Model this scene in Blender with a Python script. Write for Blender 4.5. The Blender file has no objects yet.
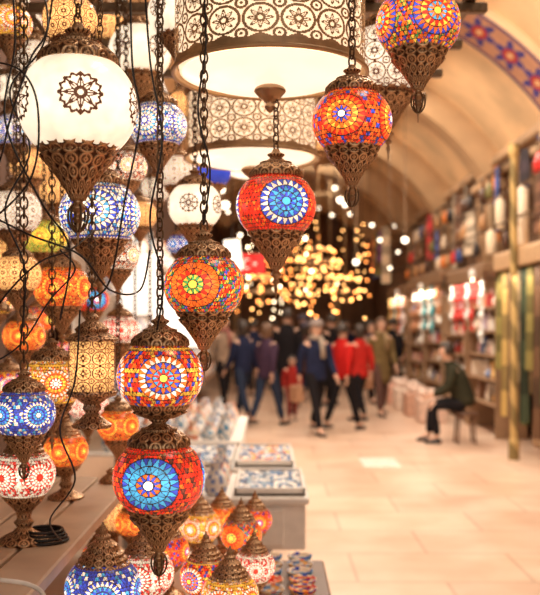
import bpy, math, random
import numpy as np
from mathutils import Vector, Matrix
random.seed(7); rng=np.random.default_rng(5)
S=bpy.context.scene; COL=S.collection
F=900.0; CH=1.6
def P(px,py,d): return Vector(((px-270)/F*d, d, CH-(py-325)/F*d))
# ---------------------------------------------------------------- materials
MC={}
def mat(name,color,rough=.6,metal=0.,emit=0.,ecol=None,var=.18,scale=20.,bump=0.,spec=.5,attr=False,alpha=1.):
    if name in MC: return MC[name]
    m=bpy.data.materials.new(name); m.use_nodes=True; nt=m.node_tree; N=nt.nodes; L=nt.links
    b=N['Principled BSDF']; b.inputs['Roughness'].default_value=rough; b.inputs['Metallic'].default_value=metal
    b.inputs['Specular IOR Level'].default_value=spec
    tc=N.new('ShaderNodeTexCoord'); nz=N.new('ShaderNodeTexNoise'); nz.inputs['Scale'].default_value=scale
    nz.inputs['Detail'].default_value=3; L.new(tc.outputs['Object'],nz.inputs['Vector'])
    mr=N.new('ShaderNodeMapRange'); mr.inputs['To Min'].default_value=1-var; mr.inputs['To Max'].default_value=1+var
    mr.inputs['From Min'].default_value=.3; mr.inputs['From Max'].default_value=.7
    L.new(nz.outputs['Fac'],mr.inputs['Value'])
    vm=N.new('ShaderNodeVectorMath'); vm.operation='SCALE'
    if attr:
        at=N.new('ShaderNodeAttribute'); at.attribute_name='Col'; L.new(at.outputs['Color'],vm.inputs[0])
    else: vm.inputs[0].default_value=color[:3]
    L.new(mr.outputs['Result'],vm.inputs['Scale']); L.new(vm.outputs[0],b.inputs['Base Color'])
    if emit>0:
        if attr or ecol is None: L.new(vm.outputs[0],b.inputs['Emission Color'])
        else: b.inputs['Emission Color'].default_value=(*ecol,1)
        b.inputs['Emission Strength'].default_value=emit
    if bump>0:
        bp=N.new('ShaderNodeBump'); bp.inputs['Strength'].default_value=bump; bp.inputs['Distance'].default_value=.01
        L.new(nz.outputs['Fac'],bp.inputs['Height']); L.new(bp.outputs[0],b.inputs['Normal'])
    MC[name]=m; return m
def glow_mat(name,emit,z_hot=.0,width=.55,lo=.45,tint=None,attr=True,color=(1,.9,.75)):
    """lit glass: brighter around the height of the bulb inside"""
    m=mat(name,color,rough=.18,emit=emit,attr=attr,var=.16,scale=3.)
    nt=m.node_tree;N=nt.nodes;L=nt.links;b=N['Principled BSDF']
    tc=N.new('ShaderNodeTexCoord'); sp=N.new('ShaderNodeSeparateXYZ'); L.new(tc.outputs['Object'],sp.inputs[0])
    a=N.new('ShaderNodeMath');a.operation='SUBTRACT';a.inputs[1].default_value=z_hot;L.new(sp.outputs['Z'],a.inputs[0])
    c=N.new('ShaderNodeMath');c.operation='ABSOLUTE';L.new(a.outputs[0],c.inputs[0])
    r=N.new('ShaderNodeMapRange');r.interpolation_type='SMOOTHSTEP';r.inputs['From Min'].default_value=0;r.inputs['From Max'].default_value=width
    r.inputs['To Min'].default_value=emit;r.inputs['To Max'].default_value=emit*lo;L.new(c.outputs[0],r.inputs['Value'])
    L.new(r.outputs['Result'],b.inputs['Emission Strength'])
    return m
BRASS=mat('antique_brass',(1,1,1),rough=.34,metal=.75,attr=True,var=.25,scale=5.)
DARKMETAL=mat('dark_bronze_chain',(.15,.09,.05),rough=.36,metal=.75,var=.3,scale=60)
MOSAIC=glow_mat('mosaic_glass',2.1,lo=.38)
OPAL=glow_mat('opal_glass',1.3,attr=False,color=(1.,.84,.62),lo=.55,width=.9)
SHADE=glow_mat('warm_lampshade_glow',.95,attr=False,color=(1.,.80,.54),lo=.8,width=.2)
AMBER=glow_mat('amber_lamp_glow',1.8,attr=False,color=(1.,.52,.17),lo=.5,width=.8)
BLUEGL=glow_mat('cobalt_glass',.6,attr=False,color=(.05,.1,.75),lo=.4,width=.8)
GOLD=mat('pale_gold_filigree',(1,1,1),rough=.45,metal=.25,var=.25,scale=30,attr=True)
GOLD2=mat('gold_rim_metal',(.50,.32,.17),rough=.45,metal=.4)
CABLE=mat('black_cable_rubber',(.012,.01,.01),rough=.5)
PAINT=mat('painted_pattern',(1,1,1),attr=True,rough=.7,var=.1,scale=3)
# ---------------------------------------------------------------- mesh helpers
def grid_mesh(name,V,closed=True,mask=None,col=None,smooth=True):
    nv,nuv=V.shape[0]-1,V.shape[1]; nu=nuv if closed else nuv-1
    idx=np.arange((nv+1)*nuv).reshape(nv+1,nuv)
    i0=np.arange(nu); i1=(i0+1)%nuv
    q=np.stack([idx[:-1][:,i0],idx[:-1][:,i1],idx[1:][:,i1],idx[1:][:,i0]],-1).reshape(-1,4)
    vv=V.reshape(-1,3)
    if mask is not None:
        k=mask.reshape(-1); q=q[k]
        if col is not None: col=col.reshape(-1,3)[k]
    elif col is not None: col=col.reshape(-1,3)
    u,inv=np.unique(q,return_inverse=True); vv=vv[u]; q=inv.reshape(-1,4)
    me=bpy.data.meshes.new(name); me.vertices.add(len(vv)); me.vertices.foreach_set('co',vv.astype(np.float32).ravel())
    me.loops.add(len(q)*4); me.loops.foreach_set('vertex_index',q.astype(np.int32).ravel())
    me.polygons.add(len(q)); me.polygons.foreach_set('loop_start',np.arange(0,len(q)*4,4,dtype=np.int32))
    me.polygons.foreach_set('use_smooth',np.full(len(q),smooth))
    if col is not None:
        a=me.attributes.new('Col','FLOAT_COLOR','FACE'); c4=np.ones((len(q),4),np.float32); c4[:,:3]=col; a.data.foreach_set('color',c4.ravel())
    me.update(calc_edges=True); me.validate(); return me
def resample(prof,n):
    p=np.array(prof,float); s=np.r_[0,np.cumsum(np.hypot(*np.diff(p,axis=0).T))]; t=np.linspace(0,s[-1],n+1)
    return np.interp(t,s,p[:,0]),np.interp(t,s,p[:,1]),t/s[-1]
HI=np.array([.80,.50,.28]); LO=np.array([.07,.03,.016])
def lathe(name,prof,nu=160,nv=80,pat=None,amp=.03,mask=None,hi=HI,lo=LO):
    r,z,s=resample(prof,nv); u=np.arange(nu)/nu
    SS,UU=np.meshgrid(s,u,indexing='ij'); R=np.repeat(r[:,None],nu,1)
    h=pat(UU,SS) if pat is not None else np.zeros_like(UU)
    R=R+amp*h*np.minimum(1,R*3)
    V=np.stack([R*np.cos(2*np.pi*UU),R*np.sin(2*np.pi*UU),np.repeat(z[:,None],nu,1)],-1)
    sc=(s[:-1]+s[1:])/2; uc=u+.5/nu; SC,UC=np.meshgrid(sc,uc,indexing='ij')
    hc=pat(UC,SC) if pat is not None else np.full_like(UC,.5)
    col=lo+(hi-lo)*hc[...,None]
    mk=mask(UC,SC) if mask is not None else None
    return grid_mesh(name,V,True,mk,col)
class MB:
    def __init__(s): s.v=[];s.f=[]
    def add(s,v,f):
        o=len(s.v); s.v+= [tuple(x) for x in v]; s.f+=[tuple(i+o for i in q) for q in f]
    def box(s,c,d,ch=0.0,rot=0):
        x,y,z=[k/2 for k in d]; b=min(x,y,z)*.25 if ch==0 else ch
        ring=lambda X,Y,B:[(X,-Y+B),(X,Y-B),(X-B,Y),(-X+B,Y),(-X,Y-B),(-X,-Y+B),(-X+B,-Y),(X-B,-Y)]
        lv=[(-z,x-b,y-b),(-z+b,x,y),(z-b,x,y),(z,x-b,y-b)]
        V=[];cr,sr=math.cos(rot),math.sin(rot)
        for zz,X,Y in lv:
            for a,bb in ring(X,Y,b*.8): V.append((c[0]+a*cr-bb*sr,c[1]+a*sr+bb*cr,c[2]+zz))
        Fc=[tuple(range(7,-1,-1)),tuple(range(24,32))]
        for k in range(3):
            for i in range(8): Fc.append((k*8+i,k*8+(i+1)%8,k*8+8+(i+1)%8,k*8+8+i))
        s.add(V,Fc); return s
    def tube(s,pts,rad,n=10,side=(1,0,0),cap=True):
        pts=[Vector(p) for p in pts]; V=[];Fc=[];side=Vector(side)
        for i,p in enumerate(pts):
            t=(pts[min(i+1,len(pts)-1)]-pts[max(i-1,0)]).normalized()
            a=(side-t*side.dot(t))
            if a.length<1e-3: a=Vector((0,1,0))-t*t.y
            a.normalize(); b=t.cross(a)
            r=rad[i] if isinstance(rad,(list,tuple)) else rad
            rx,ry=(r if isinstance(r,(list,tuple)) else (r,r))
            for k in range(n):
                an=2*math.pi*k/n; V.append(p+a*rx*math.cos(an)+b*ry*math.sin(an))
        for i in range(len(pts)-1):
            for k in range(n): Fc.append((i*n+k,i*n+(k+1)%n,(i+1)*n+(k+1)%n,(i+1)*n+k))
        if cap: Fc+= [tuple(range(n-1,-1,-1)),tuple(range((len(pts)-1)*n,len(pts)*n))]
        s.add(V,Fc); return s
    def lathe(s,prof,n=16,c=(0,0,0)):
        V=[];Fc=[]
        for r,z in prof:
            for k in range(n): an=2*math.pi*k/n; V.append((c[0]+r*math.cos(an),c[1]+r*math.sin(an),c[2]+z))
        for i in range(len(prof)-1):
            for k in range(n): Fc.append((i*n+k,i*n+(k+1)%n,(i+1)*n+(k+1)%n,(i+1)*n+k))
        Fc+= [tuple(range(n-1,-1,-1)),tuple(range((len(prof)-1)*n,len(prof)*n))]
        s.add(V,Fc); return s
    def ball(s,c,r,n=10,m=6,sc=(1,1,1)):
        V=[];Fc=[]
        for j in range(m+1):
            th=-math.pi/2+math.pi*(j+.02)/(m+.04)
            for k in range(n): an=2*math.pi*k/n; V.append((c[0]+r*sc[0]*math.cos(th)*math.cos(an),c[1]+r*sc[1]*math.cos(th)*math.sin(an),c[2]+r*sc[2]*math.sin(th)))
        for i in range(m):
            for k in range(n): Fc.append((i*n+k,i*n+(k+1)%n,(i+1)*n+(k+1)%n,(i+1)*n+k))
        Fc+= [tuple(range(n-1,-1,-1)),tuple(range(m*n,(m+1)*n))]
        s.add(V,Fc); return s
    def mesh(s,name,smooth=True):
        me=bpy.data.meshes.new(name); me.from_pydata(s.v,[],s.f); me.update()
        if smooth: me.polygons.foreach_set('use_smooth',[True]*len(me.polygons))
        return me
def top(name,label,cat,loc=(0,0,0),mesh=None,m=None,group=None,rz=0,scale=None,kind=None):
    o=bpy.data.objects.new(name,mesh); COL.objects.link(o); o.location=loc; o.rotation_euler=(0,0,rz)
    if mesh is None: o.empty_display_size=.05
    if m is not None and mesh is not None and len(mesh.materials)==0: mesh.materials.append(m)
    if scale: o.scale=scale
    o['label']=label; o['category']=cat
    if group: o['group']=group
    if kind: o['kind']=kind
    return o
def part(name,mesh,parent,m=None,loc=(0,0,0),scale=1.,rz=0,rot=None,label=None):
    if m is not None and len(mesh.materials)==0: mesh.materials.append(m)
    o=bpy.data.objects.new(name,mesh); COL.objects.link(o); o.parent=parent; o.location=loc
    o.scale=(scale,)*3 if not isinstance(scale,tuple) else scale
    o.rotation_euler=rot if rot else (0,0,rz)
    if label:o['label']=label
    return o
def clone(o,loc,rz=0,scale=None,label=None):
    c=o.copy(); COL.objects.link(c); c.location=loc; c.rotation_euler=(0,0,rz)
    if scale: c.scale=scale
    if label: c['label']=label
    for ch in o.children:
        k=ch.copy(); COL.objects.link(k); k.parent=c
    return c
def struct(name,mesh,m):
    if len(mesh.materials)==0: mesh.materials.append(m)
    o=bpy.data.objects.new(name,mesh); COL.objects.link(o); o['kind']='structure'; return o
ceilz=lambda x:2.2+math.sqrt(3.9**2-(x-.6)**2)
# ---------------------------------------------------------------- patterns
def fr(x): return x-np.floor(x)
def rosette(x,y,t=1.):
    x=fr(x)*2-1; y=fr(y)*2-1; r=np.hypot(x,y); a=np.arctan2(y,x)
    m=(np.abs(r-.9)<.075*t)|(np.abs(r-.58*(.8+.28*np.cos(8*a)))<.07*t)|(np.abs(r-.22)<.07*t)
    m|=(np.abs(np.sin(4*a))<.22*t)&(r>.22)&(r<.48)
    rc=np.hypot(1-np.abs(x),1-np.abs(y)); m|=(np.abs(rc-.3)<.07*t)|(rc<.1)
    return m
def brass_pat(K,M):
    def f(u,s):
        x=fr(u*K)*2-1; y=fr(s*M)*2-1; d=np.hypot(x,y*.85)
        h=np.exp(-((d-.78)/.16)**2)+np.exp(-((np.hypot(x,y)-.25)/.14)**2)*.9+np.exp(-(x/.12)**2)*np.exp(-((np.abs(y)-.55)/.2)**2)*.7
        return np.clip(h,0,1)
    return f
W=np.array
c_red=(.80,.025,.012);c_or=(1.,.15,.018);c_ye=(1.,.48,.05);c_bl=(.02,.065,.42);c_cy=(.04,.32,.54);c_wh=(1.,.80,.58);c_gr=(.04,.26,.06);c_pk=(.9,.12,.10);c_dk=(.14,.03,.02)
DES={
0:(c_ye,[c_or,c_bl,c_red,c_ye,c_or,c_cy],[c_or,c_or,c_bl,c_red,c_ye,c_gr],4),
1:(c_wh,[c_or,c_red,c_or,c_ye,c_bl,c_or],[c_red,c_bl,c_or,c_or,c_red],4),
2:(c_cy,[c_wh,c_bl,c_cy,c_bl,c_bl,c_cy],[c_red,c_red,c_or,c_red],3),
3:(c_ye,[c_or,c_or,c_red,c_or,c_gr,c_ye],[c_red,c_ye,c_gr,c_bl,c_or,c_red],3),
4:(c_ye,[c_wh,c_or,c_or,c_bl,c_red,c_cy],[c_red,c_or,c_bl,c_ye,c_red],4),
5:(c_wh,[c_cy,c_bl,c_cy,c_cy,c_bl,c_or],[c_red,c_red,c_or,c_red,c_dk],3),
6:(c_wh,[c_wh,c_bl,c_bl,c_cy,c_cy,c_bl],[c_bl,c_cy,c_bl,c_bl,c_wh],5),
7:(c_red,[c_wh,c_red,c_wh,c_pk,c_red,c_wh],[c_wh,c_pk,c_red,c_wh],5),
8:(c_wh,[c_or,c_wh,c_ye,c_or,c_wh,c_red],[c_ye,c_wh,c_or,c_ye],5),
9:(c_wh,[c_wh,c_bl,c_wh,c_cy,c_bl,c_wh],[c_bl,c_cy,c_wh,c_wh],4),
10:(c_ye,[c_or,c_ye,c_or,c_red,c_ye,c_red],[c_or,c_ye,c_red,c_or],5),
11:(c_wh,[c_wh,c_dk,c_wh,c_ye,c_wh,c_or],[c_wh,c_wh,c_or,c_dk],5),
12:(c_ye,[c_ye,(.3,.5,.05),c_ye,(.5,.6,.05),c_or,c_ye],[(.35,.5,.04),c_ye,(.5,.6,.1)],5)}
GROUT=W([.03,.016,.012])
def mosaic_mesh(k):
    cen,ring,out,K=DES[k]; nu,nv=320,144
    lat=np.linspace(-1.2,1.2,nv+1); lon=np.arange(nu)/nu*2*np.pi
    LA,LO_=np.meshgrid(lat,lon,indexing='ij')
    V=np.stack([np.cos(LA)*np.cos(LO_),np.cos(LA)*np.sin(LO_),.9*np.sin(LA)],-1)
    la=(lat[:-1]+lat[1:])/2; lo=lon+np.pi/nu; A,O=np.meshgrid(la,lo,indexing='ij')
    seg=2*np.pi/K; dl=(O/seg-np.floor(O/seg)-.5)*seg; x=dl*np.cos(A); y=A; r=np.hypot(x,y); a=np.arctan2(y,x)/(2*np.pi)+.5
    sc={3:1.12,4:1.,5:.85}[K]
    nx,ny=54,20
    Vv=(A+1.2)/2.4*ny; U=O/(2*np.pi)*nx+.5*(np.floor(Vv)%2); fu=fr(U);fv=fr(Vv); tri=(np.abs(fu-.5)*2<fv)
    hsh=(np.floor(U)*7+np.floor(Vv)*13+tri*5+ (np.floor(U)*np.floor(Vv))*3).astype(int)
    pal=np.array(out); col=pal[hsh%len(out)]*(.5+.8*fr(hsh*.618))[...,None]
    g=(fv<.10)|(np.abs(np.abs(fu-.5)*2-fv)<.13)
    R=[.10,.24,.40,.58]; R=[q*sc for q in R]; n=[1,10,14,22]
    ringp=W(ring)
    for j in range(3,0,-1):
        r0,r1=R[j-1],R[j]; inn=r<r1
        fa=fr(a*n[j]); tri=np.abs(fa-.5)*2<1-(r-r0)/(r1-r0)*.9
        cc=np.where(tri[...,None],ringp[(3-j)*2],ringp[(3-j)*2+1]); 
        sh=(.7+.6*fr(np.floor(a*n[j])*.377+tri*.3))[...,None]
        col=np.where(inn[...,None],cc*sh,col)
        e=(np.abs(r-r1)<.012)|((r<r1)&(r>r0)&(np.abs(np.abs(fa-.5)*2-(1-(r-r0)/(r1-r0)*.9))<.10))
        g=np.where(inn,False,g)|e
    inn=r<R[0]; col=np.where(inn[...,None],W(cen)*1.2,col); g=np.where(inn,False,g)|(np.abs(r-R[0])<.013)
    col=col+W([.03,.008,.002])
    col=np.where(g[...,None],GROUT,col)
    return grid_mesh('mosaic_globe',V,True,None,col)
GL={}
def globe_mesh(k):
    if k not in GL: GL[k]=mosaic_mesh(k); GL[k].materials.append(MOSAIC)
    return GL[k]
def sphere_grid(nu,nv,rad=1.,zs=.95,l0=-1.3,l1=1.3):
    lat=np.linspace(l0,l1,nv+1); lon=np.arange(nu)/nu*2*np.pi; LA,LO_=np.meshgrid(lat,lon,indexing='ij')
    V=rad*np.stack([np.cos(LA)*np.cos(LO_),np.cos(LA)*np.sin(LO_),zs*np.sin(LA)],-1)
    A,O=np.meshgrid((lat[:-1]+lat[1:])/2,lon+np.pi/nu,indexing='ij'); return V,A,O
V,_,_=sphere_grid(64,32); OPALGLOBE=grid_mesh('opal_globe',V); OPALGLOBE.materials.append(OPAL)
BLUEGLOBE=OPALGLOBE.copy(); BLUEGLOBE.materials.clear(); BLUEGLOBE.materials.append(BLUEGL)
AMBGLOBE=OPALGLOBE.copy(); AMBGLOBE.materials.clear(); AMBGLOBE.materials.append(AMBER)
def medallion_lace():
    V,A,O=sphere_grid(520,200,1.02,.95,-1.2,1.2); seg=2*np.pi/5; dl=(O/seg-np.floor(O/seg)-.5)*seg
    x=dl*np.cos(A);y=A;r=np.hypot(x,y)/.36;a=np.arctan2(y,x)
    m=(np.abs(r-.95*(.93+.07*np.cos(16*a)))<.07)|(np.abs(r-.62*(.8+.25*np.cos(8*a)))<.075)|(np.abs(r-.22)<.08)|((np.abs(np.sin(4*a))<.25)&(r>.2)&(r<.9))
    m|=(np.abs(np.abs(A)-.9)<.03)|((np.abs(A)>.9)&rosette(O/(2*np.pi)*16,A*3))
    return grid_mesh('medallion_lace',V,True,m)
LACEM=mat('bronze_lace',(.30,.13,.07),rough=.45,metal=.5,var=.2)
MEDL=medallion_lace(); MEDL.materials.append(LACEM)
V,A,O=sphere_grid(420,150,1.03,.95,-1.2,1.2); FULLL=grid_mesh('full_lace',V,True,rosette(O/(2*np.pi)*12,(A+1.2)/2.4*5.)); FULLL.materials.append(LACEM)
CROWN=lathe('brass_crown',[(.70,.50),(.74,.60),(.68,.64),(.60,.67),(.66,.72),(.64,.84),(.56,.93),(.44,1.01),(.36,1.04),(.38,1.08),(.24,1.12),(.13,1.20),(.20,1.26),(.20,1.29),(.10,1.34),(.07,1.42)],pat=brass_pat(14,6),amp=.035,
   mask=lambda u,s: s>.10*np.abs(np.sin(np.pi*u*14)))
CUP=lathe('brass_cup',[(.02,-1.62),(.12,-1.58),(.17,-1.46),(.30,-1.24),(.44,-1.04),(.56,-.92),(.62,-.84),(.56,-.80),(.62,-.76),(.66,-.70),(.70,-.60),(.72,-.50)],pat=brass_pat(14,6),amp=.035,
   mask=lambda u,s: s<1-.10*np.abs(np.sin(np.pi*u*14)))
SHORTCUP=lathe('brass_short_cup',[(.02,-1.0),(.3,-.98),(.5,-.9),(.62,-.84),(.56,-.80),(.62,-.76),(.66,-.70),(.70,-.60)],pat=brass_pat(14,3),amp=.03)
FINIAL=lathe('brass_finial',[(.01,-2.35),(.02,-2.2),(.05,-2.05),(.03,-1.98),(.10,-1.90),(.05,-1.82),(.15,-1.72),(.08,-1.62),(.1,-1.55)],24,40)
b=MB()
for k in range(3):
    a=k*math.pi/3
    pts=[(math.cos(a)*(.17*math.sin(t)),math.sin(a)*(.17*math.sin(t)),-1.86-.24*math.cos(t)-.02*math.cos(2*t)) for t in np.linspace(0,2*math.pi,25)]
    b.tube(pts,.022,6,side=(0.1,.2,1),cap=False)
HOOPS=b.mesh('finial_hoops'); HOOPS.materials.append(DARKMETAL)
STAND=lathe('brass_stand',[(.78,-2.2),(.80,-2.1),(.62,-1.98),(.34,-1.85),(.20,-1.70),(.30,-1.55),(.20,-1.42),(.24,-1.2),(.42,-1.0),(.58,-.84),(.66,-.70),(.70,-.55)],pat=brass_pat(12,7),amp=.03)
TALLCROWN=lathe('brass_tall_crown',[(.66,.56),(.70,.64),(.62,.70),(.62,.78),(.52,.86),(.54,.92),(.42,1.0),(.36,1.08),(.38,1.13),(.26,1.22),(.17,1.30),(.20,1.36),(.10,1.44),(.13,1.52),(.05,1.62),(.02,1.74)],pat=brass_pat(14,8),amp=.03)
for m_ in (CROWN,CUP,SHORTCUP,FINIAL,STAND,TALLCROWN): m_.materials.append(BRASS)
def chain_mesh(L,pitch=.0165,hw=.0066,t=.0019):
    n=max(1,int(L/pitch)); V=[];Fc=[];hl=pitch*.5+.0035
    a=np.arange(14)/14*2*np.pi; b=np.arange(5)/5*2*np.pi
    base=[]
    for i in a:
        cx=hw*math.cos(i); cz=hl*math.sin(i); nx,nz=math.cos(i),math.sin(i)
        for j in b: base.append((cx+t*math.cos(j)*nx, t*math.sin(j), cz+t*math.cos(j)*nz))
    base=np.array(base); q=np.array([(i*5+j,((i+1)%14)*5+j,((i+1)%14)*5+(j+1)%5,i*5+(j+1)%5) for i in range(14) for j in range(5)])
    for k in range(n):
        B=base.copy()
        if k%2: B=B[:,[1,0,2]]
        B[:,2]+= (k+.5)*L/n; V.append(B); Fc.append(q+k*70)
    V=np.concatenate(V);Fc=np.concatenate(Fc); me=bpy.data.meshes.new('chain'); me.from_pydata(V.tolist(),[],Fc.tolist())
    me.polygons.foreach_set('use_smooth',[True]*len(me.polygons)); me.materials.append(DARKMETAL); me.update(); return me
RACKZ=2.55
DN={0:'orange, blue and yellow',1:'red, blue and white',2:'red and blue medallion',3:'orange, green and yellow',4:'red, orange and blue',5:'turquoise and red',6:'deep blue',7:'white and red',8:'amber and white',9:'blue and white',10:'glowing orange',11:'white and brown',12:'yellow-green'}
def hang(px,py,w,d,k,kind='mosaic',ztop=None,rz=None,cup='full',crown='n',chain=True):
    loc=P(px,py,d); R=w/2/F*d; rz=random.uniform(0,6.28) if rz is None else rz
    if kind=='mosaic':
        o=top('hanging_mosaic_lamp',f'{DN[k]} mosaic globe lamp hanging on chain','lamp',loc)
        part('glass_globe',globe_mesh(k),o,None,scale=R,rz=rz)
    elif kind=='opal':
        o=top('hanging_globe_lamp','white opal globe lamp with brass medallion filigree','lamp',loc)
        part('glass_globe',OPALGLOBE,o,None,scale=R); part('filigree_medallions',MEDL,o,None,scale=R,rz=rz)
    elif kind=='lace':
        o=top('hanging_globe_lamp','white globe lamp wrapped in bronze filigree','lamp',loc)
        part('glass_globe',OPALGLOBE,o,None,scale=R); part('filigree_cage',FULLL,o,None,scale=R,rz=rz)
    elif kind=='amber':
        o=top('hanging_globe_lamp','amber globe lamp caged in pierced brass','lamp',loc)
        part('glass_globe',AMBGLOBE,o,None,scale=R); part('filigree_cage',FULLL,o,None,scale=R,rz=rz)
    elif kind=='blue':
        o=top('hanging_globe_lamp','cobalt blue glass globe lamp','lamp',loc)
        part('glass_globe',BLUEGLOBE,o,None,scale=R)
    part('brass_crown',CROWN if crown=='n' else TALLCROWN,o,None,scale=R)
    if cup=='full':
        part('brass_cup',CUP,o,None,scale=R); part('finial',FINIAL,o,None,scale=R)
        if d<1.8: part('finial_hoops',HOOPS,o,None,scale=R)
    elif cup=='short': part('brass_cup',SHORTCUP,o,None,scale=R)
    zt=(RACKZ if ztop is None else ztop)-loc.z; z0=(1.38 if crown=='n' else 1.8)*R
    if chain and zt>z0+.01: part('chain',chain_mesh(zt-z0),o,None,loc=(0,0,z0),rz=random.uniform(.3,1.2))
    return o
fc=lambda K:math.radians(-90)-math.pi/K
# ---- main hanging lamps
hang(418,24,84,1.45,0,rz=fc(4)+.3); hang(352,122,80,1.6,1,rz=fc(4)-.35)
hang(276,206,80,1.9,2,ztop=2.125,rz=fc(3)+.25)
hang(204,286,80,1.6,3,rz=fc(3)-.2)
E_=hang(160,376,86,1.55,4,cup='short',rz=fc(4)+.2)
hang(159,478,92,1.55,5,chain=False,rz=fc(3)-.1)
hang(24,413,62,1.66,6); hang(52,382,62,1.95,8)
hang(100,214,80,1.9,9,rz=.8); hang(158,126,58,2.15,9)
hang(78,107,118,1.5,0,'opal',rz=fc(5)+.25)
hang(195,206,54,2.4,0,'opal'); hang(388,62,84,2.35,0,'lace')
# ---- lamps filling the stall
for a in [(15,212,52,2.5,0,'lace'),(18,274,46,2.2,0,'amber'),(62,288,56,2.35,10,'mosaic'),(126,168,42,2.5,11,'mosaic'),(177,172,40,3.05,0,'lace'),
 (118,256,42,2.3,11,'mosaic'),(213,172,36,3.12,0,'blue'),(140,52,62,2.8,0,'opal'),(178,14,60,2.3,0,'opal'),(44,238,46,2.9,12,'mosaic'),
 (14,132,42,2.75,9,'mosaic'),(30,165,40,3.1,0,'amber'),(24,336,42,2.7,10,'mosaic'),(118,425,42,2.5,10,'mosaic'),(104,26,46,3.1,0,'amber'),
 (184,106,34,2.95,0,'amber'),(70,20,54,1.8,0,'amber'),(36,62,48,2.85,0,'lace'),(140,215,34,3.2,0,'amber'),(60,190,40,3.3,0,'amber'),
 (120,330,38,2.9,7,'mosaic'),(88,405,40,3.0,7,'mosaic'),(180,245,26,3.4,6,'mosaic'),(10,24,44,2.3,8,'mosaic'),(215,110,34,3.35,0,'lace'),(316,140,34,3.2,0,'amber'),
 (8,385,40,2.9,4,'mosaic'),(150,345,30,3.4,10,'mosaic'),(40,320,34,3.45,3,'mosaic'),(92,300,34,3.15,5,'mosaic'),(135,385,30,3.55,1,'mosaic'),(70,350,30,3.6,4,'mosaic'),
 (155,190,30,3.6,0,'lace'),(85,150,30,3.6,8,'mosaic'),(12,90,34,3.35,0,'opal'),(-6,300,40,3.3,8,'mosaic')]:
    hang(*a)
# ---- perforated lanterns
def lantern_shell():
    prof=[(.74,-.95),(.80,-.85),(.80,.85),(.70,1.0)]
    r,z,s=resample(prof,90); u=np.arange(200)/200; SS,UU=np.meshgrid(s,u,indexing='ij'); Rr=np.repeat(r[:,None],200,1)
    V=np.stack([Rr*np.cos(2*np.pi*UU),Rr*np.sin(2*np.pi*UU),np.repeat(z[:,None],200,1)],-1)
    sc=(s[:-1]+s[1:])/2; SC,UC=np.meshgrid(sc,u+.0025,indexing='ij'); m=rosette(UC*9,SC*4)|(SC<.07)|(SC>.93)
    return grid_mesh('lantern_shell',V,True,m,np.ones(m.shape+(3,))*W([.3,.14,.07]))
LSH=lantern_shell(); LSH.materials.append(BRASS)
b=MB(); b.lathe([(.6,-.9),(.74,-.8),(.74,.8),(.6,.95)],32); LIN=b.mesh('lantern_glass'); LIN.materials.append(AMBER)
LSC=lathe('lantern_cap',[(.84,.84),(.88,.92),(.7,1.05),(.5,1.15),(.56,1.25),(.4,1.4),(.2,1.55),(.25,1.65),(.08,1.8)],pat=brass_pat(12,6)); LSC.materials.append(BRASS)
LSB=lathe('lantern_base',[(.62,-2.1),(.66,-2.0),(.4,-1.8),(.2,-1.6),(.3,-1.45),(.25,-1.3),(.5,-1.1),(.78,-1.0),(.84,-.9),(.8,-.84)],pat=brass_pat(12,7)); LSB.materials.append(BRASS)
def lantern(px,py,w,d,hanging=True):
    loc=P(px,py,d);R=w/2/F*d/.85; o=top('brass_lantern','cylindrical pierced brass lantern glowing warm amber','lamp',loc)
    part('pierced_shell',LSH,o,None,scale=R);part('glass_liner',LIN,o,None,scale=R);part('brass_cap',LSC,o,None,scale=R);part('brass_base',LSB,o,None,scale=R)
    if hanging: part('chain',chain_mesh(RACKZ-loc.z-1.75*R),o,None,loc=(0,0,1.75*R))
    return o
lantern(92,366,50,1.8); lantern(-2,262,40,3.0)
COUNTER=.90; SHELF=1.12
def stand_lamp(px,py,w,d,k,base):
    loc=P(px,py,d);R=w/2/F*d; o=top('table_mosaic_lamp',f'{DN[k]} mosaic globe table lamp on a brass foot','lamp',loc)
    part('glass_globe',globe_mesh(k),o,None,scale=R,rz=random.uniform(0,6)); part('brass_crown',TALLCROWN,o,None,scale=R)
    part('brass_stand',STAND,o,None,scale=(R,R,(loc.z-base)/2.2))
    return o
def fit(px,py,w,base,k,rel=2.2):
    d=(CH-base)/((py-325)/F+rel*w/2/F); return stand_lamp(px,py,w,d,k,base)
for a in [(24,474,62,SHELF,7),(66,450,44,SHELF,10),(103,588,76,COUNTER,6),(144,573,60,COUNTER,7),(206,576,52,COUNTER,4),(241,534,42,COUNTER,3),
          (200,526,42,COUNTER,8),(168,550,42,COUNTER,1),(254,566,42,COUNTER,7),(230,596,58,COUNTER,8),(222,518,36,COUNTER,10),(178,519,36,COUNTER,4),
          (132,522,34,COUNTER,10),(100,556,36,COUNTER,3),(255,520,34,COUNTER,1)]: fit(*a)
d=(CH-COUNTER)/((508-325)/F+2.1*38/2/F/.85); lantern(112,508,38,d,False)
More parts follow.
